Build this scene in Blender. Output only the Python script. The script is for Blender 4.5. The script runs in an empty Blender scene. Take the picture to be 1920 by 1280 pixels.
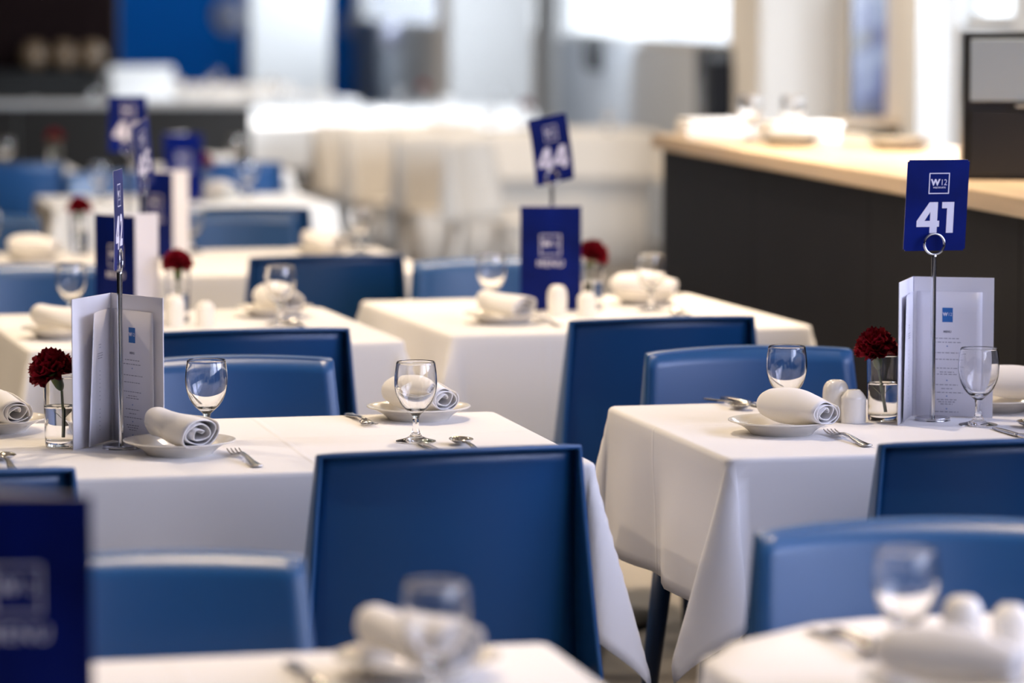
import bpy, bmesh, math, random
from mathutils import Vector, Matrix, Euler, noise

scene = bpy.context.scene
C = scene.collection
PI = math.pi
rad = math.radians

# ------------------------------------------------------------------ camera, world, lights, exposure
cam_d = bpy.data.cameras.new('camera')
cam = bpy.data.objects.new('camera', cam_d); C.objects.link(cam)
cam_d.sensor_width = 36.0
cam_d.lens = 6700 / 1920 * 36.0
cam_d.clip_start = 0.1
cam_d.clip_end = 200
cam.location = (0, 0, 1.5)
cam.rotation_euler = (rad(90 - 5.456), 0, 0)
cam_d.dof.use_dof = True
cam_d.dof.focus_distance = 6.17
cam_d.dof.aperture_fstop = 2.55
cam_d.dof.aperture_blades = 0
scene.camera = cam

scene.view_settings.view_transform = 'Standard'
scene.view_settings.look = 'None'
scene.view_settings.exposure = 0.0
scene.view_settings.gamma = 1.0
scene.view_settings.use_curve_mapping = False
scene.cycles.use_denoising = True

world = bpy.data.worlds.new('daylight'); scene.world = world
world.use_nodes = True
wn = world.node_tree.nodes['Background']
wn.inputs['Color'].default_value = (0.86, 0.93, 1.0, 1)
wn.inputs['Strength'].default_value = 4.0

WARM = (1.0, 0.80, 0.58)
COOL = (0.63, 0.68, 1.0)

def area(name, loc, target, sx, sy, power, col, shape='RECTANGLE', spread=180):
    l = bpy.data.lights.new(name, 'AREA'); l.shape = shape
    l.size = sx; l.size_y = sy; l.energy = power; l.color = col; l.spread = rad(spread)
    o = bpy.data.objects.new(name, l); C.objects.link(o); o.location = loc
    o.rotation_euler = (Vector(target) - Vector(loc)).to_track_quat('-Z', 'Y').to_euler()
    return o

RW = math.atan(0.1228)                       # the long window wall leans 7 degrees to the left
def wall_x(y): return 3.61 - 0.1228 * y
# daylight entering through the tall windows of the right wall, beside and behind the camera
for y, p in ((-1.6, 12), (1.0, 30), (3.4, 62), (5.8, 84)):
    area('window_daylight', (wall_x(y) - 0.06, y, 1.95), (wall_x(y) - 3, y + 0.2, 1.35), 1.9, 1.7, p, COOL)
# daylight filling the other window openings of the same wall, the first added out of view (start, end, sill height, power)
for y0, y1, sill, p, aim in ((9.6, 12.0, 1.2, 170, 3.5), (13.85, 14.75, 1.39, 14, 0), (19.6, 26.8, 1.21, 370, 1.2), (28.2, 32.6, 1.21, 90, 0.3), (33.6, 46.0, 1.21, 300, 0.5)):  # first entry: unseen window behind the bar, added to brighten the pillar front
    c, s_ = math.cos(RW), math.sin(RW)
    ym, zm = (y0 + y1) / 2, (sill + 2.65) / 2
    px, py = 3.61 - s_ * ym, c * ym          # a point on the wall line
    area('window_daylight', (px - 0.06 * c, py - 0.06 * s_, zm), (px - c, py - s_ + aim, zm - (0.05 if y0 > 12 else 0.3)), y1 - y0, 2.65 - sill, p, (0.80, 0.89, 1.0), spread=100 if aim > 3 else 180)

# ------------------------------------------------------------------ helpers
def tag(o, label, cat, group=None):
    o['label'] = label; o['category'] = cat
    if group: o['group'] = group
    return o

def thing(name, label, cat, loc=(0, 0, 0), rotz=0.0, group=None):
    o = bpy.data.objects.new(name, None); C.objects.link(o)
    o.empty_display_size = 0.05
    o.location = loc; o.rotation_euler = (0, 0, rotz)
    return tag(o, label, cat, group)

def obj(name, me, mat=None, parent=None, smooth=True):
    if isinstance(me, bmesh.types.BMesh):
        bm = me
        me = bpy.data.meshes.new(name); bm.to_mesh(me); bm.free()
    if mat is not None and not me.materials:
        for m in (mat if isinstance(mat, (list, tuple)) else [mat]): me.materials.append(m)
    if smooth:
        for p in me.polygons: p.use_smooth = True
    o = bpy.data.objects.new(name, me); C.objects.link(o)
    if parent is not None: o.parent = parent
    return o

def struct(name, bm, mat, smooth=False):
    o = obj(name, bm, mat, None, smooth); o['kind'] = 'structure'; return o

def dup(root, parent=None):
    c = root.copy(); C.objects.link(c)
    c.parent = parent
    for ch in root.children: dup(ch, c)
    return c

PROTO = {}
def place(kind, maker, loc, rotz, label, group=None):
    """first call builds the thing, later calls copy it with its parts"""
    if kind not in PROTO:
        r = maker(); PROTO[kind] = r
    else:
        r = dup(PROTO[kind])
    r.location = loc; r.rotation_euler = (0, 0, rotz)
    r['label'] = label
    if group: r['group'] = group
    elif 'group' in r: del r['group']
    return r

def box(bm, x0, x1, y0, y1, z0, z1, M=None):
    vs = [bm.verts.new((x, y, z)) for x in (x0, x1) for y in (y0, y1) for z in (z0, z1)]
    fs = [(0, 1, 3, 2), (4, 6, 7, 5), (0, 4, 5, 1), (2, 3, 7, 6), (0, 2, 6, 4), (1, 5, 7, 3)]
    out = [bm.faces.new([vs[i] for i in f]) for f in fs]
    if M is not None:
        for v in vs: v.co = M @ v.co
    return out

def bbox(x0, x1, y0, y1, z0, z1, bev=0.0, seg=2):
    bm = bmesh.new(); box(bm, x0, x1, y0, y1, z0, z1)
    if bev > 0:
        bmesh.ops.bevel(bm, geom=bm.edges[:], offset=bev, segments=seg, affect='EDGES', profile=0.6)
    return bm

def lathe(prof, seg=32, bm=None, cap0=False, cap1=False):
    bm = bm or bmesh.new()
    rings = []
    for r, z in prof:
        if r < 1e-6:
            rings.append([bm.verts.new((0, 0, z))])
        else:
            rings.append([bm.verts.new((r * math.cos(2 * PI * i / seg), r * math.sin(2 * PI * i / seg), z)) for i in range(seg)])
    for a, b in zip(rings, rings[1:]):
        if len(a) == 1 and len(b) == 1: continue
        for i in range(seg):
            j = (i + 1) % seg
            if len(a) == 1: bm.faces.new((a[0], b[j], b[i]))
            elif len(b) == 1: bm.faces.new((a[i], a[j], b[0]))
            else: bm.faces.new((a[i], a[j], b[j], b[i]))
    if cap0 and len(rings[0]) > 1: bm.faces.new(list(reversed(rings[0])))
    if cap1 and len(rings[-1]) > 1: bm.faces.new(rings[-1])
    return bm

def smooth_profile(pts, n=4):
    """Catmull-Rom through profile points"""
    out = []
    P = [pts[0]] + list(pts) + [pts[-1]]
    for i in range(1, len(P) - 2):
        p0, p1, p2, p3 = P[i - 1], P[i], P[i + 1], P[i + 2]
        for k in range(n):
            t = k / n
            out.append(tuple(0.5 * ((2 * p1[c]) + (-p0[c] + p2[c]) * t + (2 * p0[c] - 5 * p1[c] + 4 * p2[c] - p3[c]) * t * t
                                    + (-p0[c] + 3 * p1[c] - 3 * p2[c] + p3[c]) * t ** 3) for c in range(len(p1))))
    out.append(tuple(pts[-1]))
    return out

def tube(path, radii, seg=8, bm=None, closed=False):
    bm = bm or bmesh.new()
    path = [Vector(p) for p in path]; n = len(path)
    rings = []
    up = Vector((0, 0, 1))
    for i, p in enumerate(path):
        if closed: d = path[(i + 1) % n] - path[i - 1]
        else: d = path[min(i + 1, n - 1)] - path[max(i - 1, 0)]
        d.normalize()
        a = d.cross(up)
        if a.length < 1e-3: a = d.cross(Vector((0, 1, 0)))
        a.normalize(); b = a.cross(d)
        r = radii[i] if isinstance(radii, (list, tuple)) else radii
        rings.append([bm.verts.new(p + a * r * math.cos(2 * PI * k / seg) + b * r * math.sin(2 * PI * k / seg)) for k in range(seg)])
    m = n if closed else n - 1
    for i in range(m):
        A, B = rings[i], rings[(i + 1) % n]
        for k in range(seg):
            bm.faces.new((A[k], A[(k + 1) % seg], B[(k + 1) % seg], B[k]))
    if not closed:
        bm.faces.new(list(reversed(rings[0]))); bm.faces.new(rings[-1])
    bmesh.ops.recalc_face_normals(bm, faces=bm.faces[:])
    return bm

def grid(fn, nu, nv, bm=None):
    bm = bm or bmesh.new()
    V = [[bm.verts.new(fn(i / nu, j / nv)) for j in range(nv + 1)] for i in range(nu + 1)]
    for i in range(nu):
        for j in range(nv):
            bm.faces.new((V[i][j], V[i + 1][j], V[i + 1][j + 1], V[i][j + 1]))
    return bm

def solidify(o, t, off=0):
    m = o.modifiers.new('thickness', 'SOLIDIFY'); m.thickness = t; m.offset = off
    return o

# ------------------------------------------------------------------ materials
def mat(name, col, rough=0.5, metal=0.0, spec=0.5, trans=0.0, ior=1.5, bump=0.0, bscale=200.0, var=0.0, vscale=3.0,
        emit=None, estr=0.0, sheen=0.0, coat=0.0, coords='Object', stretch=None):
    m = bpy.data.materials.new(name); m.use_nodes = True
    nt = m.node_tree; b = nt.nodes['Principled BSDF']
    b.inputs['Base Color'].default_value = (*col, 1)
    b.inputs['Roughness'].default_value = rough
    b.inputs['Metallic'].default_value = metal
    b.inputs['Specular IOR Level'].default_value = spec
    b.inputs['IOR'].default_value = ior
    b.inputs['Transmission Weight'].default_value = trans
    b.inputs['Sheen Weight'].default_value = sheen
    b.inputs['Coat Weight'].default_value = coat
    if emit: 
        b.inputs['Emission Color'].default_value = (*emit, 1); b.inputs['Emission Strength'].default_value = estr
    if bump or var:
        tc = nt.nodes.new('ShaderNodeTexCoord'); src = tc.outputs[coords]
        if stretch:
            mp = nt.nodes.new('ShaderNodeMapping'); mp.inputs['Scale'].default_value = stretch
            nt.links.new(src, mp.inputs['Vector']); src = mp.outputs['Vector']
    if bump:
        nz = nt.nodes.new('ShaderNodeTexNoise'); nz.inputs['Scale'].default_value = bscale; nz.inputs['Detail'].default_value = 2
        nt.links.new(src, nz.inputs['Vector'])
        bp = nt.nodes.new('ShaderNodeBump'); bp.inputs['Strength'].default_value = bump; bp.inputs['Distance'].default_value = 0.001
        nt.links.new(nz.outputs['Fac'], bp.inputs['Height']); nt.links.new(bp.outputs['Normal'], b.inputs['Normal'])
    if var:
        nz = nt.nodes.new('ShaderNodeTexNoise'); nz.inputs['Scale'].default_value = vscale; nz.inputs['Detail'].default_value = 4
        nt.links.new(src, nz.inputs['Vector'])
        cr = nt.nodes.new('ShaderNodeValToRGB')
        cr.color_ramp.elements[0].position = 0.3; cr.color_ramp.elements[1].position = 0.7
        cr.color_ramp.elements[0].color = (*[c * (1 - var) for c in col], 1)
        cr.color_ramp.elements[1].color = (*[min(1, c * (1 + var)) for c in col], 1)
        nt.links.new(nz.outputs['Fac'], cr.inputs['Fac']); nt.links.new(cr.outputs['Color'], b.inputs['Base Color'])
    return m

M = {}
M['blue'] = mat('blue_plastic', (0.006, 0.074, 0.235), 0.36, spec=0.65, bump=0.06, bscale=900)
M['blue_leg'] = mat('blue_leg_plastic', (0.010, 0.035, 0.11), 0.4)
M['pale_chair'] = mat('pale_chair_plastic', (0.62, 0.60, 0.58), 0.4)
M['glass'] = mat('clear_glass', (1, 1, 1), 0.0, trans=1.0, ior=1.48)
M['water'] = mat('water', (1, 1, 1), 0.0, trans=1.0, ior=1.33)
M['china'] = mat('cream_china', (0.80, 0.76, 0.68), 0.16, coat=0.3)
M['shaker'] = mat('shaker_china', (0.88, 0.85, 0.79), 0.2, coat=0.3)
M['hole'] = mat('shaker_hole', (0.05, 0.045, 0.04), 0.7)
M['napkin'] = mat('napkin_linen', (0.84, 0.82, 0.80), 0.9, sheen=0.2, bump=0.15, bscale=1200)
M['steel'] = mat('polished_steel', (0.62, 0.60, 0.58), 0.16, metal=1.0)
M['chrome'] = mat('chrome', (0.60, 0.60, 0.61), 0.14, metal=1.0)
M['navy'] = mat('navy_card', (0.0008, 0.008, 0.11), 0.5, spec=0.12, var=0.35, vscale=9)
M['print'] = mat('white_print', (0.72, 0.70, 0.80), 0.6)
M['logo_blue'] = mat('logo_blue_print', (0.02, 0.14, 0.42), 0.6)
M['ink'] = mat('grey_ink', (0.27, 0.26, 0.31), 0.7)
M['dot_ink'] = mat('blue_ink', (0.10, 0.20, 0.45), 0.7)
M['paper'] = mat('white_paper', (0.78, 0.765, 0.80), 0.7)
M['page'] = mat('insert_paper', (0.76, 0.745, 0.79), 0.75)
M['petal'] = mat('carnation_red', (0.23, 0.002, 0.012), 0.6, spec=0.25, var=0.35, vscale=40)
M['green'] = mat('carnation_green', (0.11, 0.16, 0.035), 0.5, var=0.3, vscale=30)
M['bar'] = mat('charcoal_panel', (0.008, 0.008, 0.011), 0.55, spec=0.12, var=0.12, vscale=4)
M['wood'] = mat('pale_wood_top', (0.62, 0.47, 0.31), 0.32, var=0.12, vscale=2.5, stretch=(8, 0.6, 8))
M['floor'] = mat('grey_floor_vinyl', (0.20, 0.18, 0.16), 0.42, var=0.15, vscale=1.5)
M['wall'] = mat('white_wall_paint', (0.78, 0.77, 0.76), 0.8)
M['grey_wall'] = mat('grey_wall_paint', (0.52, 0.56, 0.62), 0.75)
M['blue_wall'] = mat('blue_wall_panel', (0.001, 0.17, 0.66), 0.6, spec=0.1)
M['dark_wall'] = mat('dark_brown_wall', (0.007, 0.002, 0.002), 0.7, spec=0.1)
M['ceiling'] = mat('ceiling_paint', (0.30, 0.295, 0.29), 0.9)
M['black'] = mat('black_plastic', (0.012, 0.012, 0.012), 0.35)
M['black_glass'] = mat('grey_display_glass', (0.30, 0.345, 0.36), 0.15, coat=0.5)
M['amber'] = mat('amber_globe', (0.14, 0.09, 0.05), 0.3)
M['frame'] = mat('window_frame_paint', (0.6, 0.6, 0.6), 0.5)
M['roundel'] = mat('pale_blue_roundel', (0.62, 0.66, 0.88), 0.5)
M['table'] = mat('table_laminate', (0.35, 0.27, 0.18), 0.5)
M['lamp'] = mat('lamp_glow', (1, 1, 1), 0.5, emit=(1.0, 0.80, 0.55), estr=6.0)

def cloth_material():
    m = mat('white_tablecloth', (0.84, 0.82, 0.80), 0.88, sheen=0.25, bump=0.10, bscale=1500)
    nt = m.node_tree; b = nt.nodes['Principled BSDF']
    tc = nt.nodes.new('ShaderNodeTexCoord'); sp = nt.nodes.new('ShaderNodeSeparateXYZ')
    nt.links.new(tc.outputs['Object'], sp.inputs[0])
    last = None
    for ax, offs in (('Y', 0.06), ('X', -0.21), ('X', 0.29)):
        su = nt.nodes.new('ShaderNodeMath'); su.operation = 'SUBTRACT'; su.inputs[1].default_value = offs
        nt.links.new(sp.outputs[ax], su.inputs[0])
        ab = nt.nodes.new('ShaderNodeMath'); ab.operation = 'ABSOLUTE'; nt.links.new(su.outputs[0], ab.inputs[0])
        mr = nt.nodes.new('ShaderNodeMapRange'); mr.interpolation_type = 'SMOOTHSTEP'
        mr.inputs['From Min'].default_value = 0.0; mr.inputs['From Max'].default_value = 0.009
        mr.inputs['To Min'].default_value = 1.0; mr.inputs['To Max'].default_value = 0.0
        nt.links.new(ab.outputs[0], mr.inputs['Value'])
        if last is None: last = mr.outputs[0]
        else:
            mx = nt.nodes.new('ShaderNodeMath'); mx.operation = 'MAXIMUM'
            nt.links.new(last, mx.inputs[0]); nt.links.new(mr.outputs[0], mx.inputs[1]); last = mx.outputs[0]
    bp = nt.nodes.new('ShaderNodeBump'); bp.inputs['Strength'].default_value = 0.35; bp.inputs['Distance'].default_value = 0.0035
    old = b.inputs['Normal'].links[0].from_socket
    nt.links.new(last, bp.inputs['Height']); nt.links.new(old, bp.inputs['Normal']); nt.links.new(bp.outputs['Normal'], b.inputs['Normal'])
    return m
M['cloth'] = cloth_material()

def screen_material():
    m = bpy.data.materials.new('lit_screen_picture'); m.use_nodes = True
    nt = m.node_tree; b = nt.nodes['Principled BSDF']; b.inputs['Roughness'].default_value = 0.25
    b.inputs['Base Color'].default_value = (0.02, 0.02, 0.03, 1)
    tc = nt.nodes.new('ShaderNodeTexCoord'); nz = nt.nodes.new('ShaderNodeTexNoise')
    nz.inputs['Scale'].default_value = 4.5; nz.inputs['Detail'].default_value = 1
    nt.links.new(tc.outputs['Object'], nz.inputs['Vector'])
    cr = nt.nodes.new('ShaderNodeValToRGB'); e = cr.color_ramp.elements
    e[0].position = 0.38; e[0].color = (0.055, 0.055, 0.085, 1)
    e[1].position = 0.66; e[1].color = (0.34, 0.42, 0.60, 1)
    k = cr.color_ramp.elements.new(0.5); k.color = (0.07, 0.10, 0.30, 1)
    nt.links.new(nz.outputs['Fac'], cr.inputs['Fac']); nt.links.new(cr.outputs['Color'], b.inputs['Emission Color'])
    b.inputs['Emission Strength'].default_value = 0.8
    return m
M['screen'] = screen_material()

# ------------------------------------------------------------------ the room
def rotM(x, y, a): return Matrix.Translation((x, y, 0)) @ Matrix.Rotation(a, 4, 'Z')

bm = bmesh.new(); box(bm, -9, 6, -8, 52, -0.1, 0); struct('floor', bm, M['floor'])
bm = bmesh.new(); box(bm, -9, 6, -8, 52, 2.9, 3.0); struct('ceiling', bm, M['ceiling'])
bm = bmesh.new(); box(bm, -9.2, -9, -8, 52, 0, 2.9); struct('wall_left', bm, M['dark_wall'])
bm = bmesh.new(); box(bm, -9, 6, -8.2, -8, 0, 2.9); struct('wall_back', bm, M['dark_wall'])
bm = bmesh.new(); box(bm, -9, -1.93, 46, 46.2, 0, 2.9); struct('wall_front', bm, M['blue_wall'])
# dark wall of the dim left corner
bm = bmesh.new(); box(bm, -9, -2.98, 27.0, 27.2, 0, 2.9); struct('wall_corner', bm, M['dark_wall'])

# long right wall with window openings: piers, sill wall, head wall
MW = rotM(3.61, 0, RW)          # local +Y runs along the wall, local +X is outside
WIN = [(-2.6, -0.6, 1.1), (0.0, 2.0, 1.1), (2.4, 4.4, 1.1), (4.8, 6.8, 1.1), (9.6, 12.0, 1.2), (13.85, 14.75, 1.39), (19.6, 26.8, 1.21), (28.2, 32.6, 1.21), (33.6, 46.0, 1.21)]  # the opening behind the bar is unseen, added for light on the pillar
bm = bmesh.new(); prev = -9.0
for a, b_, sill in WIN:
    box(bm, 0, 0.12, prev, a, 0, 2.9, MW)
    box(bm, 0, 0.12, a, b_, 2.65, 2.9, MW)
    prev = b_
box(bm, 0, 0.12, prev, 52, 0, 2.9, MW)
struct('wall_right', bm, M['wall'])
bm = bmesh.new()
for a, b_, sill in WIN: box(bm, 0, 0.12, a, b_, 0, sill, MW)
struct('wall_sill', bm, M['grey_wall'])
for i, (a, b_, sill) in enumerate(WIN):
    bm = bmesh.new()
    box(bm, 0.04, 0.09, a, a + 0.05, sill, 2.65, MW); box(bm, 0.04, 0.09, b_ - 0.05, b_, sill, 2.65, MW)
    box(bm, 0.04, 0.09, a, b_, sill, sill + 0.05, MW); box(bm, 0.04, 0.09, a, b_, 2.60, 2.65, MW)
    w = struct('window_%d' % (i + 1), bm, M['frame'])
    bm = bmesh.new(); box(bm, 0.062, 0.068, a + 0.05, b_ - 0.05, sill + 0.05, 2.60, MW)
    obj('pane', bm, M['glass'], w, smooth=False)

# square pillars standing along the window wall
def pillar(name, x0, x1, y, depth, label):
    bm = bmesh.new(); box(bm, 0, x1 - x0, 0, depth, 0, 2.9, rotM(x0, y, RW))
    bmesh.ops.bevel(bm, geom=[e for e in bm.edges if abs(e.verts[0].co.z - e.verts[1].co.z) > 1], offset=0.012, segments=2, affect='EDGES')
    return tag(struct(name, bm, M['wall']), label, 'pillar')
pillar('pillar', 1.18, 1.60, 17.0, 0.85, 'square white pillar with a tan side behind the bar counter')
pillar('pillar', -0.47, 0.16, 27.0, 0.9, 'square white pillar between two bright windows')
pillar('pillar', -2.92, -2.03, 40.0, 1.2, 'wide white pillar beside the blue wall')
pillar('pillar', 1.675, 1.87, 14.75, 0.2, 'narrow pale pillar between dark screen and glass cabinet')

# ------------------------------------------------------------------ ceiling downlights (warm)
def make_downlight():
    r = thing('ceiling_downlight', '', 'lamp')
    obj('trim_ring', lathe([(0.07, 0.0), (0.085, 0.0), (0.088, -0.008), (0.07, -0.012), (0.066, -0.002)], 24), M['wall'], r)
    obj('lamp_lens', lathe([(0.0, -0.004), (0.066, -0.004), (0.066, -0.001)], 24), M['lamp'], r)
    return r
DL = [(-1.7, 4.35, 6, 70), (-0.45, 4.4, 6, 70), (0.75, 4.5, 6, 70),
      (-2.5, 7.0, 28, 150), (-1.25, 6.95, 11, 150), (0.0, 7.0, 24, 150), (-2.4, 9.4, 18, 150), (-1.1, 9.45, 25, 150), (0.15, 9.5, 27, 150), (1.05, 9.7, 34, 85), (1.45, 8.3, 14, 75),  # last entry is an extra lamp, added to brighten the bar top
      (-2.4, 11.9, 9, 150), (-1.1, 11.9, 10, 150), (0.4, 12.0, 22, 150), (-1.6, 14.4, 7, 150), (0.45, 15.2, 38, 150), (-0.6, 18.0, 45, 150), (-0.1, 19.5, 22, 150), (-1.4, 22.0, 45, 150), (-2.0, 29.5, 50, 150), (-3.0, 34.0, 60, 150)]  # far entries are extra lamps, added to brighten grey wall and white tables
for x, y, p, sp in DL:
    place('downlight', make_downlight, (x, y, 2.9), 0, 'round recessed downlight in the unseen ceiling', 'ceiling downlights')
    area('downlight_beam', (x, y, 2.882), (x, y, 0), 0.12, 0.12, p, WARM, 'DISK', sp)

# ------------------------------------------------------------------ lettering
TXT = {}
def text_mesh(s, size, offset=0.0, spacing=1.0):
    key = (s, size, offset, spacing)
    if key in TXT: return TXT[key]
    cu = bpy.data.curves.new('lettering', 'FONT'); cu.body = s; cu.size = size; cu.offset = offset
    cu.align_x = 'CENTER'; cu.align_y = 'CENTER'; cu.space_character = spacing; cu.resolution_u = 3
    o = bpy.data.objects.new('lettering', cu); C.objects.link(o)
    dg = bpy.context.evaluated_depsgraph_get()
    me = bpy.data.meshes.new_from_object(o.evaluated_get(dg))
    bpy.data.objects.remove(o); bpy.data.curves.remove(cu)
    me.materials.clear()
    # stand the lettering up: x right, z up, facing -y
    for v in me.vertices: v.co = Vector((v.co.x, 0, v.co.y))
    TXT[key] = me
    return me

def lettering(name, s, size, m, parent, x, z, y, offset=0.0, spacing=1.0, rotz=0.0, sx=1.0):
    me = text_mesh(s, size, offset, spacing).copy(); me.materials.append(m)
    o = bpy.data.objects.new(name, me); C.objects.link(o); o.parent = parent
    o.location = (x, y, z); o.rotation_euler = (0, 0, rotz); o.scale = (sx, 1, 1)
    return o

# heavy numerals: outlines in units of the numeral height (cap height 1, x to the right, z up)
def poly(bm, pts, y=0.0):
    return bm.faces.new([bm.verts.new((x, y, z)) for x, z in pts])
def digit_polys(ch):
    if ch == '4':
        # convex pieces of the heavy 4
        return [[(0.0, .20), (0.0, .37), (.42, 1.0), (.70, 1.0), (.70, .70), (.49, .70), (.24, .40), (.24, .20)][0:0] or [(0.0, .20), (.75, .20), (.75, .395), (0.0, .395)],
                [(.44, 0.0), (.68, 0.0), (.68, .20), (.44, .20)],
                [(.44, .395), (.68, .395), (.68, 1.0), (.44, 1.0)],
                [(0.0, .395), (.26, .395), (.44, .685), (.44, 1.0), (.40, 1.0)]], 0.78
    if ch == '1':
        return [[(.0, .80), (.17, .80), (.17, 1.0), (.0, 1.0)], [(.17, 0.0), (.40, 0.0), (.40, 1.0), (.17, 1.0)]], 0.44
    return None, 0.66
def numerals(name, s, h, parent, x, z, y):
    items = []; w = 0
    for ch in s:
        p, a = digit_polys(ch); items.append((ch, p, w)); w += a + 0.04
    w -= 0.04
    bm = bmesh.new()
    for ch, p, o in items:
        if p:
            for q in p: poly(bm, [((o - w / 2 + a) * h, (b - .5) * h) for a, b in q])
        else:
            me = text_mesh(ch, 1.27 * h, 0.045 * h)
            idx = [bm.verts.new(v.co + Vector(((o - w / 2 + .33) * h, 0, 0))) for v in me.vertices]
            for f in me.polygons: bm.faces.new([idx[k] for k in f.vertices])
    bmesh.ops.recalc_face_normals(bm, faces=bm.faces[:])
    o = obj(name, bm, M['print'], parent, smooth=False); o.location = (x, y, z)
    return o

def logo_frame(parent, x, z, y, s, t):
    bm = bmesh.new()
    h = s / 2
    for a, b, c, d in ((-h, h, h - t, h), (-h, h, -h, -h + t), (-h, -h + t, -h + t, h - t), (h - t, h, -h + t, h - t)):
        poly(bm, [(a, c), (b, c), (b, d), (a, d)])
    o = obj('logo_frame', bm, M['print'], parent, smooth=False); o.location = (x, y, z)

def logo(parent, x, z, y, s, framed=True, small=True):
    if framed: logo_frame(parent, x, z, y, s, s * 0.045)
    lettering('logo_letter', 'W', s * 0.40, M['print'], parent, x - s * 0.185, z + s * .035, y, offset=s * 0.020)
    lettering('logo_number', '12', s * 0.41, M['print'], parent, x + s * 0.225, z + s * .035, y, offset=-s * 0.002, sx=.82)
    if small:
        lettering('logo_small_text', 'WESTPORTE', s * 0.105, M['print'], parent, x + s * .02, z - s * .205, y, offset=s * 0.002, spacing=1.05)

# ------------------------------------------------------------------ small things for the tables
def make_wine_glass():
    r = thing('wine_glass', '', 'glass')
    foot = [(0.0, 0.0006), (0.012, 0.0004), (0.031, 0.0002), (0.0338, 0.0008), (0.0342, 0.0022), (0.030, 0.0034), (0.020, 0.0058), (0.012, 0.0095), (0.0078, 0.0145)]
    stem = [(0.0078, 0.0145), (0.0060, 0.021), (0.0053, 0.029), (0.0056, 0.038), (0.0072, 0.0455)]
    outer = [(0.0072, 0.0455), (0.0125, 0.0505), (0.0215, 0.0590), (0.0292, 0.0705), (0.0345, 0.0855), (0.0365, 0.1010), (0.0356, 0.1190), (0.0331, 0.1360)]
    inner = [(0.0331, 0.1360), (0.0324, 0.1371), (0.0317, 0.1362), (0.0343, 0.1190), (0.0351, 0.1015), (0.0328, 0.0868), (0.0272, 0.0735), (0.0190, 0.0630), (0.0098, 0.0565), (0.0, 0.0548)]
    obj('foot', lathe(smooth_profile(foot, 3), 40), M['glass'], r)
    obj('stem', lathe(smooth_profile(stem, 3), 40), M['glass'], r)
    obj('bowl', lathe(smooth_profile(outer, 4) + smooth_profile(inner, 4)[1:], 40), M['glass'], r)
    return r

def make_plate():
    r = thing('side_plate', '', 'plate')
    under = [(0.0, 0.003), (0.048, 0.003), (0.050, 0.0), (0.054, 0.0), (0.057, 0.004), (0.067, 0.012), (0.080, 0.0185), (0.0920, 0.0222), (0.0936, 0.0236)]
    top = [(0.0936, 0.0236), (0.0925, 0.0250), (0.085, 0.0232), (0.073, 0.0180), (0.062, 0.0112), (0.054, 0.0078), (0.03, 0.0070), (0.0, 0.0068)]
    obj('base', lathe(smooth_profile(under, 3), 56), M['china'], r)
    obj('rim', lathe(smooth_profile(top, 3), 56), M['china'], r)
    return r

def make_napkin(seed=0):
    rnd = random.Random(seed)
    r = thing('rolled_napkin', '', 'napkin')
    turns = 3.1; L = 0.165
    ph = [rnd.uniform(0, 6.28) for _ in range(6)]
    def fn(u, v):
        t = u * turns * 2 * PI
        k = 0.16 + 0.84 * (u ** 0.62)
        s = v                                        # 0 = open end towards the diner, 1 = far end
        sc = 1.0 + 0.16 * math.sin(PI * min(1, s * 1.05)) - 0.10 * s
        if s > 0.86: sc *= 1 - 0.55 * ((s - 0.86) / 0.14) ** 1.6
        a = 0.0375 * k * sc; b = (0.0235 + 0.008 * s) * k * sc
        wob = (1 - u) * 0.22 * math.sin(3 * t * .5 + ph[0]) + 0.03 * math.sin(2 * t + ph[1] + 4 * s)
        x = a * (1 + wob) * math.cos(t); z = b * (1 - wob * .8) * math.sin(t)
        z0 = -b * 0.85
        if u > .6 and z < z0: z = z0 + (z - z0) * .35
        # loose folds on the outside
        bulge = 0.0035 * math.sin(5 * s + ph[2] + t) * (u > .62)
        return Vector((x + bulge, -L / 2 + L * s + 0.006 * math.cos(t + ph[3]) * (1 if s < .02 else 0) - 0.012 * u * (1 - s) * 0, z + 0.030 * (0.9 + .25 * s) + bulge))
    o = obj('roll', grid(fn, 120, 22), M['napkin'], r)
    solidify(o, 0.0016)
    return r

def ribbon(bm, pts):
    """swept flat bar; pts = (y, z, half width, half thickness)"""
    rings = []
    for y, z, w, t in pts:
        rings.append([bm.verts.new((x, y, z + dz)) for x, dz in ((-w, 0), (-w * .8, t), (0, t * 1.15), (w * .8, t), (w, 0), (w * .8, -t), (0, -t), (-w * .8, -t))])
    for A, B in zip(rings, rings[1:]):
        for k in range(8):
            bm.faces.new((A[k], A[(k + 1) % 8], B[(k + 1) % 8], B[k]))
    bm.faces.new(list(reversed(rings[0]))); bm.faces.new(rings[-1])
    bmesh.ops.recalc_face_normals(bm, faces=bm.faces[:])
    return bm
HANDLE = [(-0.100, 0.0035, 0.0075, 0.0012), (-0.097, 0.0035, 0.0100, 0.0016), (-0.085, 0.0030, 0.0098, 0.0018), (-0.05, 0.0045, 0.0070, 0.0018), (-0.01, 0.0085, 0.0042, 0.0019), (0.025, 0.0095, 0.0036, 0.0019)]
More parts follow.
